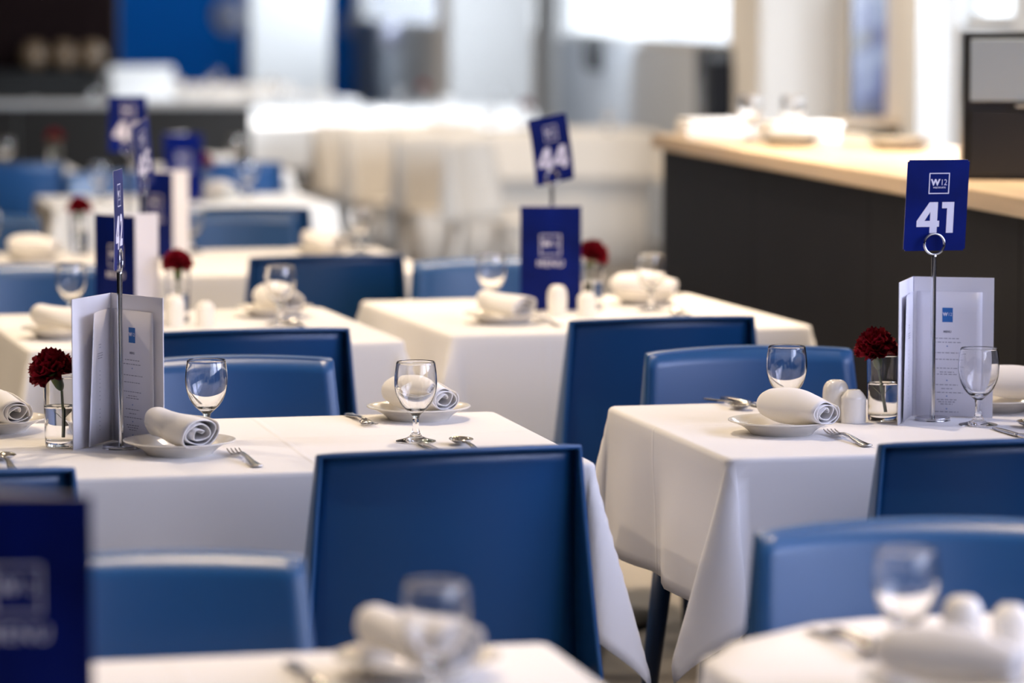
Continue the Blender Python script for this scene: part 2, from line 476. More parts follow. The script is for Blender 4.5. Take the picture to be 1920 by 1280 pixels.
def make_fork():
    r = thing('table_fork', '', 'fork')
    obj('handle', ribbon(bmesh.new(), HANDLE + [(0.035, 0.0085, 0.0055, 0.0015)]), M['steel'], r)
    bm = ribbon(bmesh.new(), [(0.034, 0.0085, 0.0055, 0.0014), (0.042, 0.0065, 0.0105, 0.0012), (0.050, 0.0045, 0.0122, 0.0012), (0.055, 0.0040, 0.0122, 0.0011)])
    obj('head', bm, M['steel'], r)
    for k in range(4):
        x = -0.0102 + 0.0068 * k
        bm = ribbon(bmesh.new(), [(0.0545, 0.0040, 0.0018, 0.0011), (0.075, 0.0038, 0.0016, 0.0010), (0.092, 0.0062, 0.0013, 0.0009), (0.100, 0.0085, 0.0005, 0.0005)])
        t = obj('tine', bm, M['steel'], r); t.location = (x, 0, 0)
    return r
def make_spoon():
    r = thing('table_spoon', '', 'spoon')
    obj('handle', ribbon(bmesh.new(), HANDLE + [(0.040, 0.0085, 0.0048, 0.0015)]), M['steel'], r)
    def fn(u, v):
        a = 2 * PI * u; k = v
        w = 0.0205 * k; l = 0.031 * k
        y = 0.068 + l * math.cos(a) + 0.002; x = w * math.sin(a) * (1 - 0.12 * math.cos(a))
        return Vector((x, y, 0.0018 + 0.0085 * k ** 2.2))
    o = obj('bowl', grid(fn, 28, 9), M['steel'], r); solidify(o, 0.0012, 1)
    return r
def make_knife():
    r = thing('table_knife', '', 'knife')
    obj('handle', ribbon(bmesh.new(), [(-0.110, 0.004, 0.006, 0.002), (-0.106, 0.004, 0.0092, 0.0032), (-0.06, 0.0042, 0.0080, 0.0036), (-0.02, 0.0042, 0.0066, 0.0032), (-0.010, 0.004, 0.0072, 0.0024)]), M['steel'], r)
    obj('blade', ribbon(bmesh.new(), [(-0.012, 0.0036, 0.0072, 0.0016), (0.0, 0.0034, 0.0092, 0.0012), (0.06, 0.003, 0.0100, 0.0010), (0.088, 0.003, 0.0090, 0.0008), (0.103, 0.003, 0.0052, 0.0006), (0.108, 0.003, 0.0012, 0.0005)]), M['chrome'], r)
    return r

def make_salt():
    r = thing('salt_shaker', '', 'salt shaker')
    obj('body', lathe(smooth_profile([(0.0, 0.0), (0.0205, 0.0), (0.0222, 0.002), (0.0224, 0.010), (0.0226, 0.030), (0.0224, 0.044)], 3), 36), M['shaker'], r)
    c = obj('cap', lathe(smooth_profile([(0.0224, 0.044), (0.0215, 0.0465), (0.0165, 0.0535), (0.0120, 0.0580), (0.0100, 0.0592), (0.0, 0.0595)], 3), 36), M['shaker'], r)
    for k in range(5):
        a = 2 * PI * k / 5
        h = obj('hole', lathe([(0.0, 0.0001), (0.0009, 0.0001), (0.0009, -0.0005)], 8), M['hole'], c)
        h.location = (0.0055 * math.cos(a), 0.0055 * math.sin(a), 0.0596)
    return r
def make_pepper():
    r = thing('pepper_shaker', '', 'pepper shaker')
    obj('body', lathe(smooth_profile([(0.0, 0.0), (0.0205, 0.0), (0.0222, 0.002), (0.0226, 0.012), (0.0238, 0.035), (0.0236, 0.050)], 3), 36), M['shaker'], r)
    c = obj('cap', lathe(smooth_profile([(0.0236, 0.050), (0.0222, 0.060), (0.0175, 0.0688), (0.0105, 0.0730), (0.0, 0.0742)], 4), 36), M['shaker'], r)
    for k in range(3):
        a = 2 * PI * k / 3
        h = obj('hole', lathe([(0.0, 0.0001), (0.0010, 0.0001), (0.0010, -0.0005)], 8), M['hole'], c)
        h.location = (0.004 * math.cos(a), 0.004 * math.sin(a), 0.0741)
    return r

def make_vase():
    r = thing('flower_vase', '', 'vase')
    prof = [(0.0, 0.0012), (0.018, 0.0010), (0.0235, 0.0), (0.0255, 0.0015), (0.0262, 0.005), (0.0265, 0.010), (0.0266, 0.014), (0.0275, 0.05), (0.0286, 0.10), (0.0289, 0.114), (0.02895, 0.1165), (0.0289, 0.1180), (0.0284, 0.1187), (0.0279, 0.1180), (0.02775, 0.1165), (0.0277, 0.114),
            (0.0274, 0.10), (0.0263, 0.05), (0.02545, 0.019), (0.0252, 0.0155), (0.0246, 0.0128), (0.0235, 0.0114), (0.0215, 0.0108), (0.0, 0.0105)]
    obj('tumbler', lathe(prof, 48), M['glass'], r)
    w = [(0.0, 0.0103), (0.0215, 0.0106), (0.0237, 0.0112), (0.0248, 0.0127), (0.0254, 0.0155), (0.02565, 0.019), (0.0265, 0.05), (0.02685, 0.066), (0.0269, 0.0690), (0.0266, 0.0688), (0.0260, 0.0685), (0.0250, 0.0684), (0.0, 0.0684)]
    obj('water', lathe(w, 48), M['water'], r)
    return r

def petal_mesh(seed):
    rnd = random.Random(seed); p1, p2 = rnd.uniform(0, 6), rnd.uniform(0, 6)
    nu, nv = 18, 6
    def fn(u, v):
        a = (u - .5) * 1.75
        R = 0.041 * (1 - 0.10 * abs(u - .5) * 2)
        if v > .99: R *= 1.0 + (0.045 if int(round(u * nu)) % 2 else -0.05)
        rr = R * v
        z = 0.0050 * v * v * math.sin(9 * a + p1) + 0.0025 * v * math.sin(17 * a + p2) + 0.006 * v * v
        return Vector((rr * math.sin(a) * (0.35 + .65 * v), rr * math.cos(a), z))
    bm = grid(fn, nu, nv)
    me = bpy.data.meshes.new('petal'); bm.to_mesh(me); bm.free()
    return me
PETALS = None
def make_carnation(dx, dy, z0, tiltx, tilty, seed=1):
    """stem from the vase bottom to the calyx at (dx, dy, z0); the bloom tilts by tiltx, tilty"""
    global PETALS
    if PETALS is None: PETALS = [petal_mesh(s) for s in (3, 7, 12)]
    rnd = random.Random(seed)
    r = thing('carnation', '', 'flower')
    R = Euler((tiltx, tilty, 0)).to_matrix()
    top = Vector((dx, dy, z0)); ax = R @ Vector((0, 0, 1))
    base = Vector((-dx * .35, -dy * .35, 0.016))
    k0 = top - ax * 0.030
    pts = smooth_profile([tuple(base), tuple(base.lerp(k0, .5) + Vector((.001, 0, 0))), tuple(k0)], 5)
    st = obj('stem', tube(pts, 0.0024, 8), M['green'], r)
    mid = base.lerp(k0, .42)
    for s in (-1, 1):
        def lf(u, v):
            w = 0.0022 * math.sin(PI * min(1, .12 + u)) * (v - .5) * 2
            return mid + Vector((s * (0.002 + 0.013 * u), w, 0.020 * u - .004 * u * u))
        o = obj('leaf', grid(lf, 8, 3), M['green'], r); solidify(o, 0.0005)
    cal = lathe(smooth_profile([(0.0, -0.030), (0.0032, -0.029), (0.0075, -0.022), (0.0092, -0.012), (0.0105, -0.002), (0.012, 0.004), (0.009, 0.004)], 3), 18)
    o = obj('calyx', cal, M['green'], r); o.location = top; o.rotation_euler = (tiltx, tilty, 0)
    bl = bpy.data.objects.new('bloom', None); C.objects.link(bl); bl.parent = r; bl.empty_display_size = .02
    bl.location = top; bl.rotation_euler = (tiltx, tilty, 0)
    for n, tilt, sc, h in ((9, -4, 1.0, 0.001), (9, 14, 0.99, 0.004), (8, 34, 0.97, 0.006), (7, 54, 0.95, 0.007), (5, 72, .92, .008)):
        for i in range(n):
            p = obj('petal', rnd.choice(PETALS), M['petal'], bl)
            az = 2 * PI * (i + rnd.uniform(-.2, .2)) / n + tilt
            s = sc * rnd.uniform(.9, 1.05)
            p.scale = (s, s, s)
            p.rotation_euler = (Matrix.Rotation(az, 3, 'Z') @ Matrix.Rotation(rad(tilt + rnd.uniform(-9, 9)), 3, 'X') @ Matrix.Rotation(rnd.uniform(-.25, .25), 3, 'Y')).to_euler()
            p.location = (0, 0, h)
    return r

# ------------------------------------------------------------------ menus and numbered stands
def dash_lines(rows, width_scale=1.0, h=0.0013, seed=1):
    """tiny unreadable print: rows = (z, width); words drawn as little bars"""
    rnd = random.Random(seed); bm = bmesh.new()
    for z, w in rows:
        x = -w / 2
        while x < w / 2:
            l = rnd.uniform(0.003, 0.008)
            e = min(x + l, w / 2)
            poly(bm, [(x, z - h / 2), (e, z - h / 2), (e, z + h / 2), (x, z + h / 2)])
            x = e + 0.0019
    return bm

MENU_ROWS = [(.137, .042), (.130, .052), (.111, .060), (.099, .048), (.083, .050), (.076, .026), (.072, .036), (.053, .040), (.046, .020), (.039, .058), (.026, .036), (.022, .030), (.018, .022), (.004, .044), (-.008, .050), (-.012, .048), (-.016, .042)]
PW, PH = 0.146, 0.253
def make_menu(aL, aR, page_r=True, page_l=True, bulge_l=0.02, outside=False):
    """booklet standing on its bottom edge; spine at the origin, the two panels leave at angles aL, aR (degrees from +x).
    The inner faces look into the angle between the panels."""
    r = thing('menu_booklet', '', 'menu')
    k0 = 1 if aL > aR else -1
    for right, a, sgn in ((True, aR, k0), (False, aL, -k0)):
        # local panel: x from 0 to PW, thickness in y; inner side is +y for the right panel
        bm = bmesh.new(); fs = box(bm, 0.001, PW, -0.0008, 0.0008, 0, PH)
        bmesh.ops.recalc_face_normals(bm, faces=bm.faces[:])
        for f in bm.faces:
            f.material_index = 0 if f.calc_center_median().y * sgn < -0.0005 else 1
        p = obj('cover_panel', bm, [M['navy'], M['paper']], r, smooth=False)
        p.rotation_euler = (0, 0, rad(a))
        # printed outside: emblem and the word MENU, facing away from the fold
        y = -0.0012 * sgn
        if outside:
            k = bpy.data.objects.new('cover_print', None); C.objects.link(k); k.parent = p; k.empty_display_size = .01
            k.location = (PW / 2, y, PH * .63)
            k.rotation_euler = (0, 0, 0 if sgn > 0 else PI)
            logo(k, 0, 0.0, 0, 0.050, True, False)
            lettering('cover_word', 'MENU', 0.022, M['print'], k, 0, -0.046, 0, offset=.0004, spacing=1.15)
        if (right and page_r) or (not right and page_l):
            b = 0.004 if right else bulge_l
            W, H = 0.118, 0.225
            def fn(u, v):
                return Vector((0.008 + W * u - (b * .5 * u if not right else 0), sgn * (0.0022 + b * u * u * (0.6 + .6 * v if not right else 1)), 0.002 + H * v))
            pg = obj('insert_page', grid(fn, 10, 6), M['page'], p); solidify(pg, 0.0004)
            if right:
                cx = 0.008 + W * .47
                yy = lambda x: sgn * (0.0022 + b * ((x - .008) / W) ** 2 + 0.0005)
                def lay(o):          # lay flat print on the gently curved page
                    for v_ in o.data.vertices:
                        X = cx + v_.co.x; v_.co = Vector((X, yy(X), v_.co.z))
                bm = bmesh.new(); poly(bm, [(-.0095, .172), (.0095, .172), (.0095, .198), (-.0095, .198)])
                bmesh.ops.subdivide_edges(bm, edges=bm.edges[:], cuts=1)
                o = obj('page_logo', bm, M['logo_blue'], p, smooth=False)
                lay(o)
                for s_, xx, of, wd in (('W', -.0041, .0005, .0080), ('12', .0046, 0.0, .0080)):
                    me = text_mesh(s_, wd, of).copy(); me.materials.append(M['print'])
                    t = bpy.data.objects.new('page_logo_letters', me); C.objects.link(t); t.parent = p
                    for v_ in me.vertices:
                        X = cx + (v_.co.x + xx) * 1.0; v_.co = Vector((X, yy(X) + sgn * .0004, v_.co.z + .186))
                me = text_mesh('MENU', .0052, .0003).copy(); me.materials.append(M['ink'])
                t = bpy.data.objects.new('page_heading', me); C.objects.link(t); t.parent = p
                for v_ in me.vertices:
                    X = cx + v_.co.x; v_.co = Vector((X, yy(X), v_.co.z + .1545))
                o = obj('page_text', dash_lines([(z + .0055 + .0, w) for z, w in MENU_ROWS]), M['ink'], p, smooth=False); lay(o); o['kind'] = 'stuff'
                for v_ in o.data.vertices: pass
                for z in (.1245, .0625, .034, .011):
                    bm = bmesh.new()
                    bmesh.ops.create_circle(bm, cap_ends=True, segments=8, radius=.0013, matrix=Matrix.Translation((0, 0, z + .004)) @ Matrix.Rotation(PI / 2, 4, 'X'))
                    o = obj('page_dot', bm, M['dot_ink'], p, smooth=False); lay(o)
            else:
                bm = dash_lines([(.165, .014), (.160, .010), (.150, .030), (.146, .032), (.142, .026)] + [(.12 - .007 * k, .004) for k in range(8)] + [(.055 - .007 * k, .004) for k in range(6)], seed=4)
                o = obj('page_text', bm, M['ink'], p, smooth=False); o['kind'] = 'stuff'
                for v_ in o.data.vertices:
                    u = .45 + v_.co.x / W; v = v_.co.z / H
                    c = fn(u, v); v_.co = c + Vector((0, sgn * 0.0006, 0.003))
    # navy inner spine strip
    am = rad((aL + aR) / 2)
    bm = bmesh.new(); box(bm, -0.0022, 0.0022, -0.0016, 0.0016, 0.0, PH + .0004)
    o = obj('spine_strip', bm, M['navy'], r, smooth=False); o.rotation_euler = (0, 0, am + PI / 2)
    return r

CW, CH = 0.115, 0.165
def make_stand(num, yaw, roll=0.0, bend=0.0, pitch=0.0, dx=0.0):
    r = thing('table_number_stand', '', 'table sign')
    obj('base', lathe(smooth_profile([(0.0, 0.0), (0.030, 0.0), (0.0312, 0.001), (0.0312, 0.0045), (0.029, 0.0060), (0.010, 0.0064), (0.0, 0.0064)], 2), 36), M['chrome'], r)
    obj('pole', lathe([(0.0, 0.004), (0.0046, 0.004), (0.0046, 0.0045), (0.0046, 0.294), (0.0046, 0.296), (0.0030, 0.299), (0.0, 0.299)], 20), M['chrome'], r)
    h = bpy.data.objects.new('card_holder', None); C.objects.link(h); h.parent = r; h.empty_display_size = .02
    h.location = (0, 0, 0.3165); h.rotation_euler = (0, 0, rad(yaw))
    for s in (-1, 1):
        pts = [(0.0185 * math.cos(a), s * 0.0021, 0.0185 * math.sin(a)) for a in [2 * PI * k / 40 for k in range(40)]]
        obj('ring', tube(pts, 0.0018, 8, closed=True), M['chrome'], h)
    def bendf(z): return bend * (z / CH) ** 2
    def fn(u, v):
        x = (u - .5) * CW; z = (v - .5) * CH
        return Vector((x, bendf(z), z))
    bm = grid(fn, 6, 10)
    bmesh.ops.bevel(bm, geom=[v for v in bm.verts if len(v.link_edges) == 2], offset=.003, segments=3, affect='VERTICES')
    c = obj('number_card', bm, [M['navy'], M['paper']], h, smooth=False)
    m = solidify(c, 0.0007); md = c.modifiers['thickness']; md.material_offset_rim = 1
    c.location = (dx, 0, 0.069); c.rotation_euler = (rad(pitch), rad(roll), 0)
    n0 = set(C.objects)
    logo(c, 0.003, 0.040, -0.0007, 0.038)
    numerals('number', num, 0.056, c, 0.0, -0.022, -0.0007)
    for o in list(c.children):
        for v in o.data.vertices: v.co.y += bendf(v.co.z + o.location.z) 
    return r

# ------------------------------------------------------------------ chairs, tables, cloths
def make_chair(mt=None, name='dining_chair', legm=None):
    mt = mt or M['blue']; legm = legm or M['blue_leg']
    r = thing(name, '', 'chair')
    ZB, ZT = 0.455, 0.815
    def halfw(z): 
        k = (z - ZB) / (ZT - ZB)
        return 0.229 - 0.025 * k - 0.012 * math.sin(PI * min(1, max(0, k))) * 0
    def back(x, z):
        k = (z - ZB) / (ZT - ZB)
        w = halfw(z)
        return -0.195 - 0.060 * k ** 1.15 + 0.038 * (x / w) ** 2
    RC = 0.016
    def ppos(u, v):
        z = ZB + (ZT - ZB) * v
        w = halfw(z)
        x = (u * 2 - 1) * w
        zz = z + 0.006 * (1 - (x / w) ** 2) * v
        return Vector((x, back(x, z), zz))
    o = obj('backrest', grid(ppos, 18, 14), mt, r); solidify(o, 0.004)
    # rim: flange along both sides and the top, turned back and outwards
    path = []
    for i in range(15): path.append((0.0, i / 14.0, 'L'))
    for i in range(1, 19): path.append((i / 18.0, 1.0, 'T'))
    for i in range(13, -1, -1): path.append((1.0, i / 14.0, 'R'))
    bm = bmesh.new(); A = []; B = []
    for u, v, s in path:
        p = ppos(u, v)
        d = 0.080 * (1 - v) ** 1.15 + 0.024
        e = 0.004 * (1 - v) + 0.001
        corner = (u in (0.0, 1.0)) and v > .99
        ox = (-1 if u == 0 else 1 if u == 1 else 0) * e
        oz = 0.002 if v > .99 else 0
        A.append(bm.verts.new(p)); B.append(bm.verts.new(p + Vector((ox, -d, oz))))
    mid = [bm.verts.new(a.co.lerp(b.co, .5)) for a, b in zip(A, B)]
    for i in range(len(A) - 1):
        bm.faces.new((A[i], A[i + 1], mid[i + 1], mid[i])); bm.faces.new((mid[i], mid[i + 1], B[i + 1], B[i]))
    bmesh.ops.recalc_face_normals(bm, faces=bm.faces[:])
    o = obj('back_rim', bm, mt, r); solidify(o, 0.0085)
    bv = o.modifiers.new('round', 'BEVEL'); bv.width = 0.0025; bv.segments = 2; bv.limit_method = 'ANGLE'; bv.angle_limit = rad(50)
    # seat shell, curving up into the back
    def seat(u, v):
        x = (u * 2 - 1)
        y = -0.195 + 0.42 * v
        w = 0.226 - 0.006 * v
        z = 0.450 - 0.012 * math.sin(PI * v) * (1 - x * x) + 0.006 * x * x - 0.020 * max(0, v - .85) / .15 * (v > .85)
        yb = y + (0.038 * x * x if v < .01 else 0.030 * x * x * (1 - v))
        return Vector((x * w, yb, z if v > .01 else 0.457))
    o = obj('seat', grid(seat, 14, 14), mt, r); solidify(o, 0.008, -1)
    for sx in (-1, 1):
        obj('leg', tube([(sx * 0.185, 0.165, 0.437), (sx * 0.20, 0.185, 0.22), (sx * 0.212, 0.20, 0.0)], [0.021, 0.018, 0.013], 10), legm, r)
        obj('leg', tube([(sx * 0.185, -0.165, 0.437), (sx * 0.20, -0.205, 0.22), (sx * 0.212, -0.245, 0.0)], [0.021, 0.018, 0.013], 10), legm, r)
    return r
def make_pale_chair(): return make_chair(M['pale_chair'], 'dining_chair', M['pale_chair'])

CHAIR_TOP = -0.255
def chair(x, y, deg, label, kind='chair', sz=1.0, group='blue dining chairs'):
    """x, y = middle of the top of the backrest; deg = heading of the sitter (90 = away from the camera)"""
    a = rad(deg - 90)
    off = Matrix.Rotation(a, 3, 'Z') @ Vector((0, CHAIR_TOP, 0))
    r = place(kind, make_chair if kind == 'chair' else make_pale_chair, (x - off.x, y - off.y, 0), a, label, group)
    r.scale = (1, 1, sz)
    return r

TOP = 0.75
def table(x, y, deg, L, W, what, drop=0.27, rc=0.012, seed=1, fold=0.30, full=False):
    a = rad(deg)
    t = thing('dining_table', 'dining table hidden under the white cloth ' + what, 'table', (x, y, 0), a, 'dining tables')
    bm = bbox(-L / 2 + .004, L / 2 - .004, -W / 2 + .004, W / 2 - .004, TOP - 0.028, TOP - 0.003)
    bmesh.ops.bevel(bm, geom=[e for e in bm.edges if abs(e.verts[0].co.z - e.verts[1].co.z) > .01], offset=rc, segments=8 if rc > .05 else 2, affect='EDGES')
    obj('tabletop', bm, M['table'], t, smooth=False)
    for sx in ((-.3, .3) if L > 1.2 else (0,)):
        c = obj('column', lathe([(.036, .015), (.036, TOP - .028)], 20), M['black'], t); c.location = (sx * L, 0, 0)
        c = obj('foot_plate', lathe([(0, 0), (.20, 0), (.205, .006), (.19, .014), (.04, .022), (0, .022)], 32), M['black'], t); c.location = (sx * L, 0, 0)
    rnd = random.Random(seed)
    a_, b_ = L / 2, W / 2
    re = 0.010
    def cuts(h):
        n = max(6, int(h * 2 / 0.07)); c = [-h + rc + .02 + (2 * h - 2 * rc - .04) * i / n for i in range(n + 1)]
        e = [h - rc + (rc) * k / 4 for k in range(0, 5)] if rc > .05 else [h - .006, h]
        e += [h + re * PI / 2 * k / 4 for k in range(1, 5)]
        e += [h + re * PI / 2 + (drop - re * PI / 2) * k / 12 for k in range(1, 13)]
        return sorted(set([-q for q in e] + c + e))
    X, Y = cuts(a_), cuts(b_)
    ph = [rnd.uniform(0, 6.28) for _ in range(8)]
    am = [rnd.uniform(.6, 1.2) for _ in range(4)]
    def fn(px, py):
        qx = max(abs(px) - (a_ - rc), 0); qy = max(abs(py) - (b_ - rc), 0)
        sx = 1 if px >= 0 else -1; sy = 1 if py >= 0 else -1
        d = math.hypot(qx, qy)
        inside = d - rc
        if inside <= 0: return Vector((px, py, 0))
        n = Vector((qx / d * sx, qy / d * sy, 0))
        q = Vector((sx * min(abs(px), a_ - rc), sy * min(abs(py), b_ - rc), 0)) + n * rc
        s = inside
        arc = re * PI / 2
        if s < arc:
            th = s / re; return q + n * (re * math.sin(th)) + Vector((0, 0, -re * (1 - math.cos(th))))
        h = s - arc
        phi = math.atan2(qy, qx)
        f = fold * (math.sin(2 * phi) ** 1.4 if qx > 0 and qy > 0 else 0)
        ci = (1 if sx > 0 else 0) + (2 if sy > 0 else 0)
        f *= am[ci]
        along = q.x * n.y * -1 + q.y * n.x
        # soft waves in the hanging sides, quiet near the table edge
        wv = 0.05 * (math.sin(11 * along + ph[0] + 2 * n.x) + 0.6 * math.sin(23 * along + ph[1] + n.y)) * min(1, h / .12)
        out = re + h * (f + 0.035 + wv * (1 - min(1, f * 4)))
        tang = Vector((-n.y, n.x, 0)) * (h * 0.10 * math.sin(6 * phi + ph[4]) * (1 if f > 0 else 0))
        z = -re - h * math.sqrt(max(.3, 1 - (f + .03) ** 2))
        if full: out = re + h * (0.02 + wv * .3 + f * .3); z = -re - h
        return q + n * out + tang + Vector((0, 0, z))
    bm = bmesh.new()
    V = [[bm.verts.new(fn(px, py)) for py in Y] for px in X]
    for i in range(len(X) - 1):
        for j in range(len(Y) - 1):
            bm.faces.new((V[i][j], V[i + 1][j], V[i + 1][j + 1], V[i][j + 1]))
    cl = obj('tablecloth', bm, M['cloth'])
    cl.location = (x, y, TOP); cl.rotation_euler = (0, 0, a)
    solidify(cl, 0.0012, -1)
    tag(cl, 'white cloth draped over the table ' + what, 'tablecloth', 'white tablecloths')
    return t

def glass(x, y, lab): return place('glass', make_wine_glass, (x, y, TOP), 0.3 * x, lab, 'wine glasses')
def plate(x, y, lab): return place('plate', make_plate, (x, y, TOP), 0, lab, 'side plates')
def napkin(x, y, deg, lab, z=0.016, kind=0, tilt=0.0):
    r = place('napkin%d' % kind, lambda: make_napkin(kind * 5 + 2), (x, y, TOP + z), rad(deg), lab, 'rolled napkins')
    r.rotation_euler = (rad(tilt), 0, rad(deg)); return r
def fork(x, y, deg, lab): return place('fork', make_fork, (x, y, TOP), rad(deg), lab, 'forks')
def spoon(x, y, deg, lab): return place('spoon', make_spoon, (x, y, TOP), rad(deg), lab, 'spoons')
def knife(x, y, deg, lab): return place('knife', make_knife, (x, y, TOP), rad(deg), lab, 'knives')
def salt(x, y, lab): return place('salt', make_salt, (x, y, TOP), .4, lab, 'salt shakers')
def pepper(x, y, lab): return place('pepper', make_pepper, (x, y, TOP), .4, lab, 'pepper shakers')
def vase(x, y, lab): return place('vase', make_vase, (x, y, TOP), 0, lab, 'flower vases')
def flower(x, y, args, lab):
    r = make_carnation(*args); r.location = (x, y, TOP); return tag(r, lab, 'flower', 'red carnations')
def menu(x, y, aL, aR, lab, **k):
    r = make_menu(aL, aR, **k); r.location = (x, y, TOP + .0005); return tag(r, lab, 'menu', 'menu booklets')
def stand(x, y, num, lab, **k):
    r = make_stand(num, **k); r.location = (x, y, TOP); return tag(r, lab, 'table sign', 'table number stands')

# ================================================================== TABLE 42 (left, in focus)
table(-0.666, 5.980, 13, 1.46, 0.74, 'left of centre carrying card 42', seed=3)
glass(-0.523, 6.082, 'empty wine glass in front of the blue chair right of menu 42')
glass(-0.164, 6.053, 'empty wine glass near the right end of table 42')
plate(-0.552, 5.888, 'cream side plate below the open menu on table 42')
napkin(-0.556, 5.880, 33, 'white rolled napkin at the foot of the stand holding card 42', kind=0)
plate(-0.168, 6.385, 'cream side plate behind the right hand wine glass of table 42')
napkin(-0.170, 6.385, 38, 'white rolled napkin behind the right hand wine glass of table 42', kind=1)
plate(-0.905, 6.205, 'cream side plate at left picture edge on table 42')
napkin(-0.905, 6.180, 40, 'white rolled napkin with spiral end at the left picture edge', kind=2)
fork(-0.437, 5.805, 16, 'steel fork right of the napkin below menu 42')
fork(-0.271, 6.345, 195, 'steel fork left of the plate at far edge of table 42')
knife(-0.585, 6.290, 198, 'steel knife between menu 42 and the wine glass')
spoon(-0.617, 6.290, 186, 'steel spoon half hidden behind menu 42')
knife(-0.128, 5.925, 16, 'steel knife at the base of the right glass on table 42')
spoon(-0.070, 5.945, 14, 'steel spoon above the front blue chair on table 42')
spoon(-0.815, 5.735, 14, 'steel spoon cut by the left picture edge on table 42')
vase(-0.762, 5.992, 'glass tumbler vase of water left of menu 42')
flower(-0.762, 5.992, (-0.010, 0.006, 0.121, 0.10, -0.40, 1), 'dark red carnation left of menu 42')
menu(-0.684, 6.070, -110, -47, 'open white menu booklet at left, beside the dark carnation')
stand(-0.657, 5.965, '42', 'chrome stand with navy card 42 turned edge on', yaw=88.6, bend=0.006)

# ================================================================== TABLE 41 (right, in focus)
table(0.745, 6.326, 13, 0.97, 0.77, 'at the right in focus carrying card 41', seed=8)
glass(0.489, 6.328, 'empty wine glass behind the napkin on table 41')
glass(0.826, 6.290, 'empty wine glass in front of menu 41')
plate(0.469, 6.173, 'cream side plate at the front left of table 41')
napkin(0.492, 6.170, 36, 'white rolled napkin on the front left plate of table 41', kind=1)
fork(0.575, 6.070, 14, 'steel fork right of the front napkin on table 41')
pepper(0.580, 6.363, 'tall cream pepper shaker left of the vase on table 41')
salt(0.609, 6.331, 'short white salt shaker beside the vase on table 41')
vase(0.664, 6.363, 'glass tumbler vase of water beside the white shakers at right')
flower(0.664, 6.363, (-0.012, 0.0, 0.121, 0.12, -0.16, 5), 'red carnation beside the white shakers at right')
menu(0.724, 6.432, -106, -14, 'open white menu booklet at right, behind the stand of card 41', bulge_l=.006)
stand(0.754, 6.368, '41', 'chrome stand with navy card 41 facing the camera', yaw=11, pitch=8, dx=.003)
plate(0.885, 6.520, 'cream side plate behind menu 41')
napkin(0.930, 6.530, 62, 'white rolled napkin right of menu 41', kind=2, z=.02)
knife(0.872, 6.130, 14, 'steel knife right of the glass in front of menu 41')
spoon(0.925, 6.190, 12, 'steel spoon cut by right picture edge on table 41')
spoon(0.398, 6.600, 198, 'steel spoon at the far left edge of table 41')
knife(0.445, 6.600, 205, 'steel knife at the far left edge of table 41')

# ================================================================== TABLE 44 (middle distance right)
table(0.158, 8.579, 15, 0.85, 0.92, 'in the middle distance below the curled card 44', seed=5)
plate(-0.019, 8.300, 'cream side plate at the front of table 44')
napkin(-0.022, 8.300, 38, 'white rolled napkin at the front of table 44', kind=0)
fork(0.085, 8.290, 15, 'blurred steel fork before the shakers of table 44')
pepper(0.108, 8.494, 'tall cream pepper shaker in front of navy menu 44')
salt(0.178, 8.480, 'short white salt shaker in front of navy menu 44')
menu(0.166, 8.640, 160, 180, 'navy menu booklet with emblem on table 44', outside=True, page_r=False, page_l=False)
stand(0.098, 8.760, '44', 'chrome stand with curled navy card 44', yaw=34, roll=-9, bend=0.02)
vase(0.195, 8.690, 'glass vase behind the shakers of table 44')
flower(0.195, 8.690, (0.0, 0.0, 0.125, 0.0, 0.35, 9), 'red carnation right of navy menu 44')
glass(0.338, 8.640, 'wine glass against the dark bar front, right of menu 44')
glass(-0.050, 8.640, 'wine glass half hidden left of navy menu 44')
plate(0.330, 8.830, 'cream side plate beside the bar front, right of menu 44')
napkin(0.325, 8.830, 70, 'white rolled napkin beyond the dark chair, beside the bar front', kind=2)
spoon(0.410, 8.470, 14, 'steel spoon with bright glints, before the bar front')

# ================================================================== TABLE 45 (middle distance left)
table(-0.755, 8.200, 15, 0.82, 0.87, 'at left just behind, with the twisted card 45', seed=11)
glass(-1.031, 8.331, 'wine glass left of navy menu 45')
glass(-0.538, 8.264, 'wine glass right of the shakers on table 45')
plate(-0.566, 8.480, 'cream side plate at the right end of table 45')
napkin(-0.560, 8.480, 30, 'white rolled napkin behind the right glass of table 45', kind=1)
plate(-1.000, 7.930, 'cream side plate at the left front of table 45')
napkin(-1.000, 7.930, 60, 'white rolled napkin at the left front of table 45', kind=0)
spoon(-1.090, 8.400, 195, 'steel spoon at the left end of table 45')
spoon(-0.490, 8.190, 14, 'steel spoon at the right end of table 45')
pepper(-0.779, 8.214, 'tall cream pepper shaker in front of the carnation on table 45')
salt(-0.708, 8.214, 'short white salt shaker on table 45')
vase(-0.782, 8.340, 'glass vase behind the pepper shaker of table 45')
flower(-0.782, 8.340, (0.0, 0.0, 0.125, 0.05, 0.0, 3), 'red carnation behind the shakers of table 45')
menu(-0.972, 8.330, 12, -45, 'navy menu booklet behind the edge on card 42', outside=True, page_r=False, page_l=False)
stand(-0.868, 8.420, '45', 'chrome stand with navy card 45 turned aside', yaw=75, roll=-14)

